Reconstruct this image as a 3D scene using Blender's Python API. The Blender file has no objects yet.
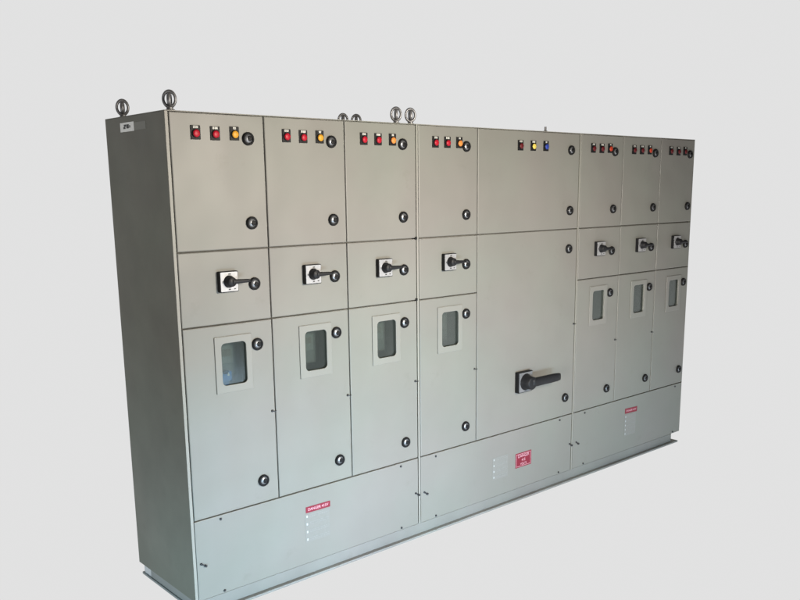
import bpy, bmesh, math, random
from mathutils import Vector, Matrix
random.seed(7)
S = bpy.context.scene
C = S.collection
W = bpy.data.worlds.new("World"); S.world = W; W.use_nodes = True
bgn = W.node_tree.nodes["Background"]
bgn.inputs[0].default_value = (0.80, 0.80, 0.78, 1); bgn.inputs[1].default_value = 0.035
S.view_settings.view_transform = 'Standard'; S.view_settings.look = 'None'; S.view_settings.exposure = 0

# ------------------------------------------------------------ materials
def new_mat(name):
    m = bpy.data.materials.new(name); m.use_nodes = True
    return m, m.node_tree, m.node_tree.nodes['Principled BSDF']

def paint(name, col, rough=0.42, var=0.045, bump=0.05, spec=0.45, grime=True):
    m, t, p = new_mat(name); n = t.nodes; l = t.links
    tc = n.new('ShaderNodeNewGeometry')
    big = n.new('ShaderNodeTexNoise'); big.inputs['Scale'].default_value = 2.2; big.inputs['Detail'].default_value = 5; big.inputs['Roughness'].default_value = .6
    l.new(tc.outputs['Position'], big.inputs['Vector'])
    mp = n.new('ShaderNodeMapping'); mp.inputs['Scale'].default_value = (4, 4, 1.6)
    l.new(tc.outputs['Position'], mp.inputs['Vector'])
    st = n.new('ShaderNodeTexNoise'); st.inputs['Scale'].default_value = 3.0; st.inputs['Detail'].default_value = 4
    l.new(mp.outputs[0], st.inputs['Vector'])
    mx = n.new('ShaderNodeMix'); mx.data_type = 'FLOAT'; mx.inputs[0].default_value = .08
    l.new(big.outputs[0], mx.inputs[2]); l.new(st.outputs[0], mx.inputs[3])
    rp = n.new('ShaderNodeValToRGB')
    e = rp.color_ramp.elements
    e[0].position = .3; e[1].position = .7
    e[0].color = (*[c*(1-var) for c in col], 1); e[1].color = (*[c*(1+var) for c in col], 1)
    l.new(mx.outputs[0], rp.inputs[0]); 
    # faint pink / green drift and dusty smudges in the old enamel
    hz = n.new('ShaderNodeTexNoise'); hz.inputs['Scale'].default_value = 1.7; hz.inputs['Detail'].default_value = 3
    l.new(tc.outputs['Position'], hz.inputs['Vector'])
    hr = n.new('ShaderNodeValToRGB'); h = hr.color_ramp.elements; h[0].position = .35; h[1].position = .65
    h[0].color = (.965, 1.0, .975, 1); h[1].color = (1.0, .965, .975, 1)
    l.new(hz.outputs[0], hr.inputs[0])
    m1 = n.new('ShaderNodeMix'); m1.data_type = 'RGBA'; m1.blend_type = 'MULTIPLY'; m1.inputs[0].default_value = 1
    l.new(rp.outputs[0], m1.inputs[6]); l.new(hr.outputs[0], m1.inputs[7])
    sm = n.new('ShaderNodeTexNoise'); sm.inputs['Scale'].default_value = 7; sm.inputs['Detail'].default_value = 8; sm.inputs['Roughness'].default_value = .7
    l.new(tc.outputs['Position'], sm.inputs['Vector'])
    sr = n.new('ShaderNodeValToRGB'); q = sr.color_ramp.elements; q[0].position = .60; q[1].position = .82
    q[0].color = (1, 1, 1, 1); q[1].color = (.84, .83, .80, 1)
    l.new(sm.outputs[0], sr.inputs[0])
    m2 = n.new('ShaderNodeMix'); m2.data_type = 'RGBA'; m2.blend_type = 'MULTIPLY'; m2.inputs[0].default_value = .8
    l.new(m1.outputs[2], m2.inputs[6]); l.new(sr.outputs[0], m2.inputs[7])
    l.new(m2.outputs[2], p.inputs['Base Color'])
    rr = n.new('ShaderNodeMapRange'); rr.inputs[3].default_value = rough-.06; rr.inputs[4].default_value = rough+.1
    l.new(big.outputs[0], rr.inputs[0]); l.new(rr.outputs[0], p.inputs['Roughness'])
    p.inputs['Specular IOR Level'].default_value = spec
    if bump:
        f = n.new('ShaderNodeTexNoise'); f.inputs['Scale'].default_value = 320; f.inputs['Detail'].default_value = 2
        l.new(tc.outputs['Position'], f.inputs['Vector'])
        w = n.new('ShaderNodeTexNoise'); w.inputs['Scale'].default_value = 3.5; w.inputs['Detail'].default_value = 1
        l.new(tc.outputs['Position'], w.inputs['Vector'])
        b1 = n.new('ShaderNodeBump'); b1.inputs['Strength'].default_value = bump; b1.inputs['Distance'].default_value = .002
        b2 = n.new('ShaderNodeBump'); b2.inputs['Strength'].default_value = .35; b2.inputs['Distance'].default_value = .03
        l.new(f.outputs[0], b1.inputs['Height']); l.new(w.outputs[0], b2.inputs['Height'])
        l.new(b1.outputs[0], b2.inputs['Normal']); l.new(b2.outputs[0], p.inputs['Normal'])
    return m

def plain(name, col, rough=.4, metal=0., spec=.5, var=.08):
    m, t, p = new_mat(name); n = t.nodes; l = t.links
    tc = n.new('ShaderNodeTexCoord'); nz = n.new('ShaderNodeTexNoise'); nz.inputs['Scale'].default_value = 60
    l.new(tc.outputs['Object'], nz.inputs['Vector'])
    rp = n.new('ShaderNodeValToRGB'); e = rp.color_ramp.elements; e[0].position = .3; e[1].position = .7
    e[0].color = (*[c*(1-var) for c in col], 1); e[1].color = (*[min(1, c*(1+var)) for c in col], 1)
    l.new(nz.outputs[0], rp.inputs[0]); l.new(rp.outputs[0], p.inputs['Base Color'])
    p.inputs['Roughness'].default_value = rough; p.inputs['Metallic'].default_value = metal
    p.inputs['Specular IOR Level'].default_value = spec
    return m

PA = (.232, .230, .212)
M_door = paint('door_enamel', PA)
M_body_shaded = paint('shaded_body_enamel', (.155, .154, .124), rough=.55, var=.20, spec=.3)  # door paint darkened: shade of the side panel put into the colour
M_bezel = paint('bezel_enamel', (.255, .252, .235))
M_lip_lit = paint('lit_lip_enamel', (.30, .296, .27), rough=.45)  # door paint brightened: light caught by the lips put into the colour
M_base = paint('base_enamel', (.225, .225, .213), rough=.5, var=.12)
M_flange = paint('flange_enamel', (.24, .24, .23), rough=.55, var=.2)
M_pale_end = plain('pale_base_end', (.5, .52, .53), .4, .4)  # pale piece at the rear end of the base
M_inner = plain('compartment_paint', (.24, .25, .23), .6)
M_gap = plain('rubber_gasket', (.20, .19, .17), .8)
M_black = plain('black_plastic', (.010, .010, .011), .55, spec=.25)
M_blackm = plain('black_bakelite', (.012, .012, .014), .5, spec=.3)
M_silver = plain('brushed_aluminium', (.42, .42, .435), .42, .35)
M_zinc = plain('zinc_lock_face', (.30, .31, .33), .38, .7)
M_steel = plain('eyebolt_steel', (.24, .24, .25), .42, .6, var=.25)
M_screw = plain('dark_screw', (.05, .05, .055), .45, .5)
M_white = plain('white_legend', (.62, .62, .58), .5)
M_stick = plain('white_sticker', (.88, .88, .84), .4)
M_print = plain('dark_print', (.03, .03, .03), .6)
M_redl = plain('red_label', (.21, .007, .026), .45)
M_wtext = plain('pale_lettering', (.66, .36, .42), .5)
M_film = plain('clear_film_label', (.238, .237, .222), .35, var=.03)
M_dots = plain('white_dots', (.5, .52, .54), .5)
M_faint = plain('faint_grey_lettering', (.265, .265, .255), .5)
M_blue = plain('blue_block_colour', (.02, .14, .42), .4)
M_meter = plain('meter_case', (.16, .165, .155), .4)
M_meterface = plain('meter_face', (.22, .23, .215), .35)

def lens(name, col, em):
    m, t, p = new_mat(name); n = t.nodes; l = t.links
    g = n.new('ShaderNodeLayerWeight'); g.inputs[0].default_value = .35
    rp = n.new('ShaderNodeValToRGB'); e = rp.color_ramp.elements
    e[0].color = (*col, 1); e[1].color = (*[c*.45 for c in col], 1)
    l.new(g.outputs['Facing'], rp.inputs[0]); l.new(rp.outputs[0], p.inputs['Base Color'])
    p.inputs['Roughness'].default_value = .42; p.inputs['Specular IOR Level'].default_value = .3
    return m
M_red = lens('red_lens', (.46, .006, .024), 0)
M_dred = lens('dull_red_lens', (.13, .012, .016), 0)
M_verm = lens('vermilion_lens', (.50, .05, .02), 0)
M_amber = lens('amber_lens', (.75, .36, .03), 0)
M_orange = lens('orange_lens', (.80, .28, .06), 0)
M_yellow = lens('yellow_lens', (.80, .62, .12), 0)
M_bluel = lens('blue_lens', (.03, .06, .36), 0)

def glass():
    m = bpy.data.materials.new('acrylic_pane'); m.use_nodes = True; t = m.node_tree; n = t.nodes; l = t.links
    n.remove(n['Principled BSDF']); out = n['Material Output']
    tr = n.new('ShaderNodeBsdfTransparent'); tr.inputs[0].default_value = (.80, .84, .82, 1)
    gl = n.new('ShaderNodeBsdfGlossy'); gl.inputs['Roughness'].default_value = .2
    fr = n.new('ShaderNodeFresnel'); fr.inputs[0].default_value = 1.5
    nz = n.new('ShaderNodeTexNoise'); nz.inputs['Scale'].default_value = 9
    bp = n.new('ShaderNodeBump'); bp.inputs['Strength'].default_value = .05; bp.inputs['Distance'].default_value = .01
    l.new(nz.outputs[0], bp.inputs['Height']); l.new(bp.outputs[0], gl.inputs['Normal'])
    mx = n.new('ShaderNodeMixShader')
    hf = n.new('ShaderNodeMath'); hf.operation = 'MULTIPLY'; hf.inputs[1].default_value = .55
    l.new(fr.outputs[0], hf.inputs[0]); l.new(hf.outputs[0], mx.inputs[0]); df = n.new('ShaderNodeBsdfDiffuse'); df.inputs[0].default_value = (.085, .10, .092, 1)
    hz = n.new('ShaderNodeMixShader'); hz.inputs[0].default_value = .16
    l.new(tr.outputs[0], hz.inputs[1]); l.new(df.outputs[0], hz.inputs[2]); l.new(hz.outputs[0], mx.inputs[1]); l.new(gl.outputs[0], mx.inputs[2]); l.new(mx.outputs[0], out.inputs[0])
    return m
M_glass = glass()

def glow_ground():   # glowing flat grey, added to keep the ground even and shadowless
    m = bpy.data.materials.new('glowing_grey_ground'); m.use_nodes = True; t = m.node_tree; n = t.nodes
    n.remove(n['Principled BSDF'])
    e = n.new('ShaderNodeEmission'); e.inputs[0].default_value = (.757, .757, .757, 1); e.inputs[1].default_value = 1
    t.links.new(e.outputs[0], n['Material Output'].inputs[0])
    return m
M_glow_ground = glow_ground()

# ------------------------------------------------------------ mesh helpers
def bm_box(bm, x0, x1, y0, y1, z0, z1, mi=0):
    v = [bm.verts.new((x, y, z)) for x in (x0, x1) for y in (y0, y1) for z in (z0, z1)]
    for q in ((0,1,3,2),(4,6,7,5),(0,4,5,1),(2,3,7,6),(0,2,6,4),(1,5,7,3)):
        f = bm.faces.new([v[i] for i in q]); f.material_index = mi

def bm_lathe(bm, prof, n=28, mi=0, cx=0, cz=0, smooth=True):
    """profile [(radius, y)] spun about the y axis through cx, cz"""
    rings = []
    for r, y in prof:
        if r < 1e-6: rings.append([bm.verts.new((cx, y, cz))])
        else: rings.append([bm.verts.new((cx+r*math.cos(2*math.pi*k/n), y, cz+r*math.sin(2*math.pi*k/n))) for k in range(n)])
    for a, b in zip(rings, rings[1:]):
        for k in range(n):
            k2 = (k+1) % n
            if len(a) == 1 and len(b) == 1: continue
            if len(a) == 1: f = bm.faces.new((a[0], b[k], b[k2]))
            elif len(b) == 1: f = bm.faces.new((a[k], b[0], a[k2]))
            else: f = bm.faces.new((a[k], b[k], b[k2], a[k2]))
            f.material_index = mi; f.smooth = smooth

def bm_prism(bm, pts, z0, z1, mi=0):      # pts in xy
    a = [bm.verts.new((x, y, z0)) for x, y in pts]; b = [bm.verts.new((x, y, z1)) for x, y in pts]
    n = len(pts)
    for k in range(n):
        bm.faces.new((a[k], a[(k+1) % n], b[(k+1) % n], b[k])).material_index = mi
    bm.faces.new(a[::-1]).material_index = mi; bm.faces.new(b).material_index = mi

def finish(name, bm, mats, parent=None, bevel=0, loc=None, smooth_angle=None):
    bmesh.ops.recalc_face_normals(bm, faces=bm.faces)
    me = bpy.data.meshes.new(name); bm.to_mesh(me); bm.free()
    for m in (mats if isinstance(mats, (list, tuple)) else [mats]): me.materials.append(m)
    o = bpy.data.objects.new(name, me); C.objects.link(o)
    if parent: o.parent = parent
    if loc: o.location = loc
    if bevel:
        b = o.modifiers.new('edge', 'BEVEL'); b.width = bevel; b.segments = 2; b.limit_method = 'ANGLE'; b.angle_limit = math.radians(40)
    return o

def rrect(x0, x1, z0, z1, r, n=5):
    p = []
    for cx, cz, a0 in ((x1-r, z1-r, 0), (x0+r, z1-r, 90), (x0+r, z0+r, 180), (x1-r, z0+r, 270)):
        for k in range(n+1):
            a = math.radians(a0+90*k/n); p.append((cx+r*math.cos(a), cz+r*math.sin(a)))
    return p

def plate_mesh(name, loops, y_front, y_back, bevel, mat):
    """sheet in the xz plane with holes, softened edges; loops[0] is the outline"""
    cu = bpy.data.curves.new(name, 'CURVE'); cu.dimensions = '2D'; cu.fill_mode = 'BOTH'
    th = (y_back-y_front)/2; cu.extrude = th-bevel; cu.bevel_depth = bevel; cu.bevel_resolution = 1; cu.offset = -bevel
    for lp in loops:
        s = cu.splines.new('POLY'); s.points.add(len(lp)-1); s.use_cyclic_u = True
        for q, (x, z) in zip(s.points, lp): q.co = (x, z, 0, 1)
    ob = bpy.data.objects.new('tmp', cu); C.objects.link(ob)
    dg = bpy.context.evaluated_depsgraph_get(); dg.update()
    me = bpy.data.meshes.new_from_object(ob.evaluated_get(dg))
    bpy.data.objects.remove(ob); bpy.data.curves.remove(cu)
    # curve xy -> world xz ; z -> -y
    me.transform(Matrix(((1,0,0,0),(0,0,-1,(y_front+y_back)/2),(0,1,0,0),(0,0,0,1))))
    me.name = name; me.materials.clear(); me.materials.append(mat)
    for p in me.polygons: p.use_smooth = False
    return me

def rect(x0, x1, z0, z1): return [(x0, z0), (x1, z0), (x1, z1), (x0, z1)]

def put(name, me, parent, loc=(0,0,0)):
    o = bpy.data.objects.new(name, me); C.objects.link(o); o.parent = parent; o.location = loc
    return o

def text_mesh(txt, size, mat, bold=0.0, sx=1.0):
    cu = bpy.data.curves.new('lettering', 'FONT'); cu.body = txt; cu.size = size; cu.align_x = 'CENTER'; cu.align_y = 'CENTER'; cu.offset = bold
    ob = bpy.data.objects.new('tmp', cu); C.objects.link(ob)
    dg = bpy.context.evaluated_depsgraph_get(); dg.update()
    me = bpy.data.meshes.new_from_object(ob.evaluated_get(dg))
    bpy.data.objects.remove(ob); bpy.data.curves.remove(cu)
    me.transform(Matrix(((sx,0,0,0),(0,0,-1,0),(0,1,0,0),(0,0,0,1))))
    me.materials.clear(); me.materials.append(mat)
    return me

def bm_add_mesh(bm, me, off, mi):
    n0 = len(bm.faces); nv = len(bm.verts)
    bm.from_mesh(me); bm.verts.ensure_lookup_table(); bm.faces.ensure_lookup_table()
    for v in bm.verts[nv:]: v.co += Vector(off)
    for f in bm.faces[n0:]: f.material_index = mi

# ------------------------------------------------------------ layout (metres; front plane y = 0)
XS = [0, .4151, .8270, 1.2503, 1.6725, 2.5062, 2.9338, 3.3416, 3.7360]
ZT, Z1, Z2, Z3 = 2.0, 1.4647, 1.1641, .3566
DEP = .552
G = .0024
BASE_Z = -.066

root = bpy.data.objects.new('electrical_switchboard', None); C.objects.link(root)
root.location = (0, 0, BASE_Z)
root['label'] = 'long beige grey metal switchboard cabinet with eight columns of doors, switches and pilot lamps'
root['category'] = 'switchboard'
inv = Matrix.Translation((0, 0, -BASE_Z))
# everything below is parented to this frame so that its coordinates read from the cabinet's lower edge
def P(o):
    o.parent = root; o.matrix_parent_inverse = inv
    return o

# three bolted cabinet sections
secs = [(-.0163, XS[3]-.0005, 0, 3), (XS[3]+.0012, XS[5]-.0005, 3, 5), (XS[5]+.0012, XS[8]+.004, 5, 8)]
lip = .0115
WIN = {}
section_objs = []
for si, (xa, xb, c0, c1) in enumerate(secs):
    bm = bmesh.new()
    pl = lip if si else .0135
    yr = .021 if si < 2 else .002
    prof = [(xa, 0), (xa+pl, 0), (xa+pl, .0235), (xa+.003, .0235), (xa+.003, DEP-.003), (xb-.003, DEP-.003), (xb-(.003 if si < 2 else .0032), yr), (xb, yr), (xb, DEP), (xa, DEP)]
    bm_prism(bm, prof, 0.0, ZT-.0035)
    bm_box(bm, xa, xb, .0008 if si == 0 else .001, DEP, ZT-.0035, ZT)        # roof sheet
    bm_box(bm, xa+.0035, xb-.0035, .024, DEP-.0035, .0005, .003)             # floor sheet
    bm.normal_update()
    for f in bm.faces:
        if f.calc_center_median().y < .002: f.material_index = 1
    o = P(finish('cabinet_body', bm, [M_body_shaded, M_lip_lit], bevel=.0012))
    section_objs.append(o)
    # inner frame sheet behind the doors with an opening behind each window
    loops = [rect(xa+pl+.0005, xb-.0032, .001, ZT-.004)]
    for c in range(c0, c1):
        if c == 4: continue
        x0 = XS[c]; loops.append(rect(x0+.125, x0+.320, .88, 1.11))
    f = put('inner_frame', plate_mesh('inner_frame', loops, .0236, .0256, .0003, M_gap), o)
    # compartments behind the windows
    for c in range(c0, c1):
        if c == 4: continue
        x0 = XS[c]; bm = bmesh.new()
        a, b, z0, z1, y0, y1 = x0+.100, x0+.345, .86, 1.13, .0258, .145
        bm_box(bm, a, a+.002, y0, y1, z0, z1); bm_box(bm, b-.002, b, y0, y1, z0, z1)
        bm_box(bm, a+.0022, b-.0022, y0, y1, z0, z0+.002); bm_box(bm, a+.0022, b-.0022, y0, y1, z1-.002, z1)
        bm_box(bm, a, b, y1+.0002, y1+.002, z0, z1)
        finish('meter_compartment', bm, M_inner, o)
        bm = bmesh.new()
        bm_box(bm, x0+.165, x0+.275, .075, .1445, .925, 1.075, 0)
        bm_box(bm, x0+.180, x0+.262, .0735, .0749, .985, 1.060, 1)
        bm_box(bm, x0+.190, x0+.250, .0722, .0734, 1.015, 1.045, 2)
        finish('energy_meter', bm, [M_meter, M_meterface, M_gap], o, bevel=.002)
        if c == 0:
            bm = bmesh.new()
            bm_box(bm, x0+.168, x0+.215, .035, .070, .895, .948, 0)
            bm_box(bm, x0+.215, x0+.232, .040, .070, .915, .955, 0)
            v = [bm.verts.new(p) for p in ((x0+.206, .033, .939), (x0+.220, .033, .939), (x0+.213, .033, .956))]
            bm.faces.new(v).material_index = 1
            finish('blue_block', bm, [M_blue, M_dots], o)  # plain blue block with a white triangle

# ---- shared small meshes
def lock_mesh():
    bm = bmesh.new()
    bm_lathe(bm, [(0, .002), (.0255, .002), (.0265, -.002), (.0262, -.007), (.0235, -.0115), (.0195, -.0125), (.0178, -.0105), (.0172, -.0065)], 36, 0)
    bm_lathe(bm, [(.0172, -.0066), (.0160, -.0092), (0, -.0096)], 32, 1)
    bm_lathe(bm, [(.0105, -.0090), (.0102, -.0125), (.008, -.0135), (0, -.0137)], 20, 0, cx=.0042, cz=-.0005)
    bm_box(bm, -.0015, .0105, -.0165, -.0130, -.0022, .0022, 0)
    bmesh.ops.recalc_face_normals(bm, faces=bm.faces)
    me = bpy.data.meshes.new('lock'); bm.to_mesh(me); bm.free(); me.materials.append(M_black); me.materials.append(M_zinc)
    return me
LOCK = lock_mesh()

def lamp_base_mesh():
    me = plate_mesh('pilot_lamp', [rrect(-.0205, .0205, -.027, .0265, .002, 3)], -.0042, -.0003, .0008, M_black)
    bm = bmesh.new(); bm.from_mesh(me)
    bm_lathe(bm, [(.0163, -.004), (.0163, -.0085), (.0155, -.0095), (.0146, -.0095), (.0144, -.006)], 28, 0, cz=-.004)
    bm.to_mesh(me); bm.free()
    return me
LAMP = lamp_base_mesh()
def lens_mesh(mat):
    bm = bmesh.new()
    bm_lathe(bm, [(.0143, -.0065), (.0143, -.0112), (.0128, -.0132), (.0080, -.0144), (.003, -.0150), (0, -.0151)], 26, 0, cz=-.004)
    bmesh.ops.recalc_face_normals(bm, faces=bm.faces)
    me = bpy.data.meshes.new('lamp_lens'); bm.to_mesh(me); bm.free(); me.materials.append(mat); return me
LENS = {k: lens_mesh(m) for k, m in dict(v=M_verm, r=M_red, d=M_dred, a=M_amber, o=M_orange, y=M_yellow, b=M_bluel).items()}
def legend_mesh(kind):
    bm = bmesh.new()
    if kind == 0:
        bm_box(bm, -.010, .010, -.0050, -.0043, .0155, .0245, 0)
        for k in range(4): bm_box(bm, -.0078+k*.0042, -.0056+k*.0042, -.0053, -.0051, .0178, .0222, 1)
    elif kind == 1:
        bm_box(bm, -.011, .011, -.0050, -.0043, .0155, .0245, 0)
        bm_box(bm, -.0045, -.0025, -.0053, -.0051, .0158, .0242, 1); bm_box(bm, .003, .0042, -.0053, -.0051, .0180, .0242, 1)
    else:
        bm_box(bm, -.006, .006, -.0050, -.0043, .0160, .0240, 0)
        bm_box(bm, -.0025, .0025, -.0053, -.0051, .0190, .0205, 1)
    bmesh.ops.recalc_face_normals(bm, faces=bm.faces)
    me = bpy.data.meshes.new('legend_plate'); bm.to_mesh(me); bm.free(); me.materials.append(M_white); me.materials.append(M_print); return me
LEG = [legend_mesh(k) for k in range(3)]

# rotary switch, centred on its plate
def lever_mesh(r, L, w0, w1, y0, y1, rise=0):
    """hub of radius r with a tapering lever of length L to +x"""
    bm = bmesh.new()
    bm_lathe(bm, [(r*1.25, y0), (r*1.15, y0-(y0-y1)*.15), (r*1.0, y0-(y0-y1)*.45), (r*.96, y1+.003), (r*.85, y1), (0, y1-.0004)], 32, 0)
    N = 10; prev = None; th0 = (y0-y1)*.62; th1 = (y0-y1)*.48
    for k in range(N+1):
        t = k/N; x = t*L; w = w0+(w1-w0)*t
        if k == N: w *= .84
        if k == N-1: w *= .96
        yc = y1+(th0+(th1-th0)*t)/2-.0015-rise*t; h = (th0+(th1-th0)*t)/2*(.82 if k == N else 1)
        ring = []
        for j in range(12):
            a = 2*math.pi*j/12; ca, sa = math.cos(a), math.sin(a)
            ex = lambda v: math.copysign(abs(v)**.6, v)
            ring.append(bm.verts.new((x, yc+h*ex(sa), w*ex(ca))))
        if prev:
            for j in range(12):
                f = bm.faces.new((prev[j], prev[(j+1) % 12], ring[(j+1) % 12], ring[j])); f.smooth = True
        else: bm.faces.new(ring[::-1])
        prev = ring
    bm.faces.new(prev)
    bmesh.ops.recalc_face_normals(bm, faces=bm.faces)
    me = bpy.data.meshes.new('switch_handle'); bm.to_mesh(me); bm.free(); me.materials.append(M_blackm)
    return me
SW_BASE = plate_mesh('rotary_switch', [rrect(-.0425, .0425, -.0425, .0425, .004, 3)], -.020, -.0003, .0015, M_black)
SW_FACE = plate_mesh('face_plate', [rrect(-.0395, .0395, -.0395, .0395, .003, 3)], -.0222, -.0203, .0005, M_silver)
SW_HAND = lever_mesh(.0205, .085, .0105, .0065, -.0224, -.050)
def face_marks(face, s, y):
    bm = bmesh.new(); bm.from_mesh(face)
    for x, z, w, h in ((0, -.031, .009, .005), (.024, -.030, .008, .004), (.002, .031, .012, .0045), (-.030, .0, .004, .009)):
        bm_box(bm, (x-w/2)*s, (x+w/2)*s, y-.0003, y, (z-h/2)*s, (z+h/2)*s, 1)
    bm.to_mesh(face); bm.free(); face.materials.append(M_print)
face_marks(SW_FACE, 1.0, -.0223)
BIG_BASE = plate_mesh('main_switch', [rrect(-.059, .059, -.059, .059, .004, 3)], -.028, -.0003, .002, M_black)
M_grey = plain('grey_aluminium', (.24, .24, .25), .45, .35)
BIG_FACE = plate_mesh('face_plate', [rrect(-.055, .055, -.055, .055, .003, 3)], -.0302, -.0283, .0005, M_grey)
BIG_HAND = lever_mesh(.038, .238, .025, .0245, -.0304, -.082, rise=.006)
face_marks(BIG_FACE, 1.45, -.0303)

# windows
BEZEL = None
def bezel_mesh():
    a = [rrect(-.088, .086, -.120, .118, .003, 2), rrect(-.058, .058, -.0885, .0885, .018, 6)]
    return plate_mesh('window_bezel', a, -.0050, -.0003, .0022, M_bezel)
BEZEL = bezel_mesh()
PANE = plate_mesh('glass_pane', [rrect(-.0606, .0606, -.0911, .0911, .0146, 6)], .0060, .0080, .0004, M_glass)

def pin_mesh(kind):
    bm = bmesh.new()
    bm_lathe(bm, [(.0055, -.0002), (.0055, -.0035), (.0035, -.006), (0, -.0065)], 14, 0)
    if kind: bm_box(bm, .006, .021, -.0045, -.0005, -.0045, -.0015, 0)
    bmesh.ops.recalc_face_normals(bm, faces=bm.faces)
    me = bpy.data.meshes.new('screw' if not kind else 'hinge_pin'); bm.to_mesh(me); bm.free(); me.materials.append(M_screw); return me
PIN = pin_mesh(1); SCREW = pin_mesh(0)
def clip_mesh():
    bm = bmesh.new()
    bm_lathe(bm, [(.0050, 0), (.0050, -.006), (0, -.007)], 12, 0, cx=-.009, cz=.006)
    bm_lathe(bm, [(.0055, 0), (.0055, -.010), (0, -.011)], 12, 0, cx=.009, cz=-.006)
    n = len(bm.verts)
    v = [(-.009, .0085), (-.0105, .0035), (.009, -.0085), (.0105, -.0035)]
    a = [bm.verts.new((x, -.004, z)) for x, z in v]; b = [bm.verts.new((x, -.001, z)) for x, z in v]
    bm.faces.new(a); bm.faces.new(b)
    for k in range(4): bm.faces.new((a[k], a[(k+1) % 4], b[(k+1) % 4], b[k]))
    bmesh.ops.recalc_face_normals(bm, faces=bm.faces)
    me = bpy.data.meshes.new('cover_clip'); bm.to_mesh(me); bm.free(); me.materials.append(M_screw); return me
CLIP = clip_mesh()

# ---- doors
def door(x0, x1, z0, z1, hole=None):
    cx, cz = (x0+x1)/2, (z0+z1)/2
    jx, jz = random.uniform(-.0005, .0005), random.uniform(-.0005, .0005)
    ang = random.uniform(-.0011, .0011)
    pts = [rect(x0-cx+jx, x1-cx+jx, z0-cz+jz, z1-cz+jz)]
    if hole: pts.append([(a-cx, b-cz) for a, b in hole])
    me = plate_mesh('door', pts, 0, .0195, .0040, M_door)
    o = bpy.data.objects.new('door', me); C.objects.link(o)
    o.location = (cx, random.uniform(-.0008, .0004), cz)
    o.rotation_euler = (random.uniform(-.0012, .0012), 0, random.uniform(-.0016, .0016))
    P(o)
    return o, cx, cz

def on_door(o, cx, cz, name, me, x, z, rot=0):
    c = bpy.data.objects.new(name, me); C.objects.link(c); c.parent = o; c.location = (x-cx, 0, z-cz)
    if rot: c.rotation_euler = (0, rot, 0)
    return c

lamp_cols = {0: 'rra', 1: 'rra', 2: 'rro', 3: 'rro', 4: 'dyb', 5: 'ddv', 6: 'ddv', 7: 'ddd'}
for c in range(8):
    x0, x1 = XS[c], XS[c+1]
    xl = x0 + (G if c not in (3, 5) else .0165)
    if c == 0: xl = x0 + .0010
    xr = x1 - (G if c != 7 else .0005)
    lockx = x0 + (.337 if c != 4 else .753)
    if c == 4: pass
    # upper door
    o, cx, cz = door(xl, xr, Z1+G, ZT-.0045)
    for z in (1.904, 1.569): on_door(o, cx, cz, 'door_lock', LOCK, lockx, z, random.uniform(-.5, .5))
    xs = [.107, .191, .276] if c not in (4,) else [.323, .427, .532]
    if c in (3, 5): xs = [.125, .206, .288]
    if c == 7: xs = [.110, .197, .277]
    for k, dx in enumerate(xs):
        b = P(put('pilot_lamp', LAMP, None, (x0+dx+random.uniform(-.001, .001), -.0006, 1.922+random.uniform(-.0015, .0015))))
        ln = put('lamp_lens', LENS[lamp_cols[c][k]], b)
        ln['label'] = {'v': 'orange red lamp lens', 'r': 'red lamp lens', 'd': 'dull red lamp lens', 'a': 'amber lamp lens', 'o': 'orange lamp lens', 'y': 'yellow lamp lens', 'b': 'blue lamp lens'}[lamp_cols[c][k]]
        put('legend_plate', LEG[k], b)
    if c == 4:
        o, cx, cz = door(xl, xr, Z3+G, Z1-G)
        o['label'] = 'tall wide door with large black switch handle'
        on_door(o, cx, cz, 'door_lock', LOCK, lockx, 1.352); on_door(o, cx, cz, 'door_lock', LOCK, lockx+.002, .470, .3)
        on_door(o, cx, cz, 'hinge_pin', PIN, x1-.014, .908)
        s = P(put('main_switch', BIG_BASE, None, (x0+.367, -.0006, .632)))
        put('face_plate', BIG_FACE, s)
        h = put('switch_handle', BIG_HAND, s); h.rotation_euler = (0, math.radians(-.5), 0)
        continue
    # switch door
    o, cx, cz = door(xl, xr, Z2+G, Z1-G)
    on_door(o, cx, cz, 'door_lock', LOCK, lockx, 1.319, random.uniform(-.4, .4))
    s = P(put('rotary_switch', SW_BASE, None, (x0+.2085, -.0006, 1.3385)))
    put('face_plate', SW_FACE, s)
    h = put('switch_handle', SW_HAND, s, (-.001, 0, .001)); h.rotation_euler = (0, math.radians(random.uniform(0, 3)), 0)
    # window door
    wx, wz = x0+.223, .9965
    hole = [(wx+a, wz+b) for a, b in rrect(-.061, .061, -.0915, .0915, .015, 6)]
    o, cx, cz = door(xl, xr, Z3+G, Z2-G, hole)
    o['label'] = 'tall door with a small rounded window'
    on_door(o, cx, cz, 'door_lock', LOCK, lockx, 1.063, random.uniform(-.4, .4))
    on_door(o, cx, cz, 'door_lock', LOCK, lockx, .458, random.uniform(-.4, .4))
    on_door(o, cx, cz, 'window_bezel', BEZEL, wx, wz)
    g = on_door(o, cx, cz, 'glass_pane', PANE, wx, wz); g.location.y = 0
    if c != 7: on_door(o, cx, cz, 'hinge_pin', PIN, x1-.018, .760)

# rubber plugs at the joint of the first section
for z in (Z1+.001, Z2+.004):
    bm = bmesh.new(); bm_box(bm, -.0065, .0065, -.004, .006, -.0065, .0065)
    P(finish('corner_plug', bm, M_black, bevel=.001, loc=(XS[3]-.0055, 0, z)))

# ---- lower covers
def label_rows(bm, x, z0, z1, n, width, mi_dot, mi_line):
    for k in range(n):
        z = z0+(z1-z0)*k/(n-1)
        bm_box(bm, x-.0035, x+.0035, -.0010, -.0007, z-.005, z+.005, mi_dot)
        xx = x+.014
        rnd = random.Random(k+int(x*100))
        for r in range(2):
            xx = x+.014
            while xx < x+width:
                w = rnd.uniform(.004, .011)
                bm_box(bm, xx, min(xx+w, x+width), -.0010, -.0007, z+.004-r*.009, z+.0075-r*.009, mi_line); xx += w+.0035

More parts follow.
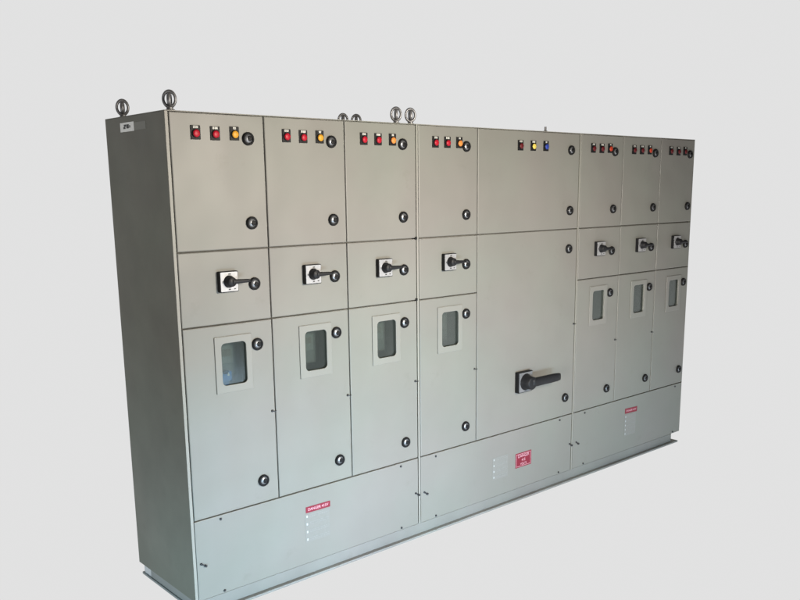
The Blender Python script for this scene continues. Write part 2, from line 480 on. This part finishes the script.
def warning_label(w, h, lines, sizes, border, par, loc):
    bm = bmesh.new()
    bm_box(bm, -w/2, w/2, -.0008, -.0002, -h/2, h/2, 0)
    for (t, z), s in zip(lines, sizes):
        me = text_mesh(t, s, M_wtext, .0003, 1.0)
        bm_add_mesh(bm, me, (0, -.0012, z), 1)
    if border:
        b = .0022; m = .006
        bm_box(bm, -w/2+m, w/2-m, -.0012, -.0009, h/2-m-b, h/2-m, 1); bm_box(bm, -w/2+m, w/2-m, -.0012, -.0009, -h/2+m, -h/2+m+b, 1)
        bm_box(bm, -w/2+m, -w/2+m+b, -.0012, -.0009, -h/2+m+b, h/2-m-b, 1); bm_box(bm, w/2-m-b, w/2-m, -.0012, -.0009, -h/2+m+b, h/2-m-b, 1)
    me = bpy.data.meshes.new('warning_label')
    bm.to_mesh(me); bm.free(); me.materials.append(M_redl); me.materials.append(M_wtext)
    return put('warning_label', me, par, loc)

covers = []
for si, (xa, xb, c0, c1) in enumerate(secs):
    xl = xa+(.0163 if si == 0 else .0145); xr = xb-.0045 if si == 2 else xb-.0025
    cx, cz = (xl+xr)/2, (.001+Z3-G)/2
    me = plate_mesh('cover_panel', [rect(xl-cx, xr-cx, .001-cz, Z3-G-cz)], 0, .0195, .0018, M_door)
    o = P(put('cover_panel', me, None, (cx, 0, cz))); covers.append((o, cx, cz))
    sx = [(XS[c0]+.121), (XS[c1]-.119)] if si < 2 else [XS[c0]+.124, XS[c1]-.087]
    for x in sx:
        for z in (.338, .012): on_door(o, cx, cz, 'screw', SCREW, x, z)
o, cx, cz = covers[0]
warning_label(.138, .029, [('DANGER 415V', 0)], [.0180], False, o, (.622-cx, -.0002, .259-cz)).rotation_euler = (0, math.radians(.8), 0)
on_door(o, cx, cz, 'cover_clip', CLIP, .028, .159)
c = on_door(o, cx, cz, 'cover_clip', CLIP, XS[3]-.012, .166)
def film(par, cx, cz, x, z0, z1, n, width):
    bm = bmesh.new()
    bm_box(bm, x-.012, x+width+.006, -.0006, -.0002, z1-.014, z0+.012, 0)
    label_rows(bm, x, z0, z1, n, width, 1, 2)
    me = bpy.data.meshes.new('instruction_label'); bmesh.ops.recalc_face_normals(bm, faces=bm.faces); bm.to_mesh(me); bm.free()
    for m in (M_film, M_dots, M_faint): me.materials.append(m)
    p = put('instruction_label', me, par, (-cx, 0, -cz)); p['label'] = 'pale printed label with a column of white dots'
film(o, cx, cz, .559, .228, .116, 4, .122)
o, cx, cz = covers[1]
warning_label(.137, .086, [('DANGER', .023), ('415', -.002), ('VOLTS', -.025)], [.024, .022, .018], True, o, (2.0645-cx, -.0002, .1675-cz))
on_door(o, cx, cz, 'cover_clip', CLIP, 1.298, .156)
on_door(o, cx, cz, 'cover_clip', CLIP, XS[5]-.010, .163)
film(o, cx, cz, 1.816, .216, .114, 4, .11)
o, cx, cz = covers[2]
warning_label(.136, .034, [('DANGER 415V', 0)], [.0175], False, o, (3.130-cx, -.0002, .265-cz)).rotation_euler = (0, math.radians(2.0), 0)
on_door(o, cx, cz, 'cover_clip', CLIP, 2.562, .160)
film(o, cx, cz, 3.072, .228, .113, 5, .11)

# ---- base frame
bm = bmesh.new()
xr = 3.637
bm_box(bm, .004, xr, .0012, .006, -.0535, -.0002, 0)               # front web
bm_box(bm, .004, xr, DEP-.012, DEP-.007, -.0535, -.0002, 0)
bm_box(bm, .001, .0055, .0065, .470, -.0535, -.0002, 0)            # end web
bm_box(bm, xr-.004, xr, .0065, DEP-.0125, -.0535, -.0002, 0)
for x in (XS[3], XS[5]): bm_box(bm, x-.02, x-.016, .0065, DEP-.0125, -.0535, -.0002, 0)
bf = P(finish('base_frame', bm, M_base, bevel=.001))
def flange(x0, x1, y0, y1):
    b = bmesh.new(); bm_box(b, x0, x1, y0, y1, -.0655, -.0538, 0)
    return finish('base_flange', b, M_flange, bf, bevel=.003)
flange(-.004, 3.692, -.021, .045)
flange(-.004, 3.692, DEP-.05, DEP+.004)
flange(-.0045, .05, .0455, DEP-.0505)
bm = bmesh.new(); bm_box(bm, .0012, .0052, .4705, DEP-.0125, -.0535, -.0002, 0); bm_box(bm, .0056, .03, .50, .503, -.0535, -.0002, 0)
finish('channel_end', bm, M_pale_end, bf)

# ---- lifting eyebolts: crossed rings on a threaded collar
def eyebolt_mesh():
    bm = bmesh.new()
    def torus(R, rx, rz, cz, axis, n=32, m=10):
        vs = []
        for k in range(n):
            a = 2*math.pi*k/n; ring = []
            for j in range(m):
                b = 2*math.pi*j/m; rr = R+rx*math.cos(b); t = rz*math.sin(b)
                p = (rr*math.cos(a), t, cz+rr*math.sin(a)*1.25) if axis == 'y' else (t, rr*math.cos(a), cz+rr*math.sin(a)*1.25)
                ring.append(bm.verts.new(p))
            vs.append(ring)
        for k in range(n):
            for j in range(m):
                f = bm.faces.new((vs[k][j], vs[(k+1) % n][j], vs[(k+1) % n][(j+1) % m], vs[k][(j+1) % m])); f.smooth = True
    torus(.0228, .0054, .0060, .044, 'y'); torus(.0165, .0050, .0080, .042, 'x')
    for z0, z1, r in ((0, .005, .020), (.005, .013, .0135)):
        a = [bm.verts.new((r*math.cos(2*math.pi*k/20), r*math.sin(2*math.pi*k/20), z0)) for k in range(20)]
        b = [bm.verts.new((r*.94*math.cos(2*math.pi*k/20), r*.94*math.sin(2*math.pi*k/20), z1)) for k in range(20)]
        for k in range(20): bm.faces.new((a[k], a[(k+1) % 20], b[(k+1) % 20], b[k]))
        bm.faces.new(b)
    bmesh.ops.recalc_face_normals(bm, faces=bm.faces)
    me = bpy.data.meshes.new('lifting_eyebolt'); bm.to_mesh(me); bm.free(); me.materials.append(M_steel); return me
EYE = eyebolt_mesh()
bm = bmesh.new(); bm_prism(bm, [(.011*math.cos(math.pi*k/3), .011*math.sin(math.pi*k/3)) for k in range(6)], .0002, .012); bm_prism(bm, [(.006*math.cos(math.pi*k/6), .006*math.sin(math.pi*k/6)) for k in range(12)], .0121, .034)
P(finish('roof_bolt', bm, M_steel, bevel=.001, loc=(2.32, .10, ZT)))
EYES = [(.030, .045, 0), (.028, .470, 0), (1.180, .060, 0), (1.270, .060, 0), (1.187, .480, 0), (1.272, .480, 0), ]
for x, y, dr in EYES:
    b = P(put('lifting_eyebolt', EYE, None, (x, y, ZT+.0002))); b.rotation_euler = (0, 0, -.62+dr+random.uniform(-.12, .12))

# ---- stickers on the left side panel
bm = bmesh.new()
bm_box(bm, -.0171, -.0167, .272, .402, 1.938, 1.974, 0)
for y0, y1, z0, z1 in ((.352, .372, 1.949, 1.957), (.345, .366, 1.958, 1.966), (.318, .342, 1.950, 1.966), (.306, .314, 1.952, 1.962)): bm_box(bm, -.0175, -.0172, y0, y1, z0, z1, 1)
o = finish('side_sticker', bm, [M_stick, M_print], section_objs[0])
bm = bmesh.new(); bm_box(bm, -.0168, -.0165, .165, .272, 1.940, 1.970, 0)
finish('tape_residue', bm, paint('tape_glue', (.168, .169, .138), .45, .12, 0), section_objs[0])

# ------------------------------------------------------------ setting: an added glowing grey ground and backdrop
bm = bmesh.new()
v = [bm.verts.new(p) for p in ((-9, -9, BASE_Z), (34, -9, BASE_Z), (34, 5.0, BASE_Z), (-9, 5.0, BASE_Z))]
bm.faces.new(v); f = finish('floor', bm, M_glow_ground); f['kind'] = 'structure'
bm = bmesh.new()
prof = [(5.0, BASE_Z)] + [(5.0+1.5*math.sin(math.radians(a)), BASE_Z+1.5*(1-math.cos(math.radians(a)))) for a in range(10, 91, 10)] + [(6.5, 16.0)]
prev = None
for y, z in prof:
    cur = [bm.verts.new((-9, y, z)), bm.verts.new((34, y, z))]
    if prev: bm.faces.new((prev[0], prev[1], cur[1], cur[0])).smooth = True
    prev = cur
f = finish('backdrop', bm, M_glow_ground); f['kind'] = 'structure'

# ------------------------------------------------------------ lamps
def area(name, loc, target, size, sy, power, col):
    d = bpy.data.lights.new(name, 'AREA'); d.shape = 'RECTANGLE'; d.size = size; d.size_y = sy; d.energy = power; d.color = col
    o = bpy.data.objects.new(name, d); C.objects.link(o); o.location = loc
    o.rotation_euler = (Vector(target)-Vector(loc)).to_track_quat('-Z', 'Y').to_euler()
    return o
area('warm_window_lamp', (1.15, -3.1, 1.95), (1.10, 0, 1.30), .9, .9, 48, (1, .915, .785)).data.spread = math.radians(100)
area('cool_low_lamp', (.95, -2.5, .12), (1.0, 0, -.06), 1.7, .4, 25, (.58, .80, 1)).data.spread = math.radians(84)
area('cool_side_fill', (-1.3, -1.3, .0), (-.1, .0, .0), .7, .1, 4.0, (.42, .78, 1)).data.spread = math.radians(60)  # added fill, tints the lower side panel blue
area('cool_right_fill', (3.2, -2.0, .0), (3.2, 0, .0), 1.0, .3, 3.2, (.45, .78, 1)).data.spread = math.radians(70)  # added fill, cools the lower right end
area('raking_fill', (.35, -1.0, 1.1), (3.3, 0, 1.1), .3, 1.6, 3.2, (1, .96, .90)).data.spread = math.radians(34)  # added fill, brightens left-facing edges of the right-hand columns

# ------------------------------------------------------------ camera
cam = bpy.data.cameras.new('camera'); co = bpy.data.objects.new('camera', cam); C.objects.link(co); S.camera = co
cam.sensor_width = 36; cam.lens = 848.79/800*36; cam.shift_x = -10.59/800; cam.shift_y = 59.58/800
cam.clip_start = .05; cam.clip_end = 100
R = Vector((.74722, -.66451, -.00939)); U = Vector((.13836, .14173, .98019)); F = Vector((.65002, .73371, -.19785))
co.matrix_world = Matrix(((R.x, U.x, -F.x, -1.52038), (R.y, U.y, -F.y, -3.07512), (R.z, U.z, -F.z, 1.70259), (0, 0, 0, 1)))
S.cycles.use_denoising = True
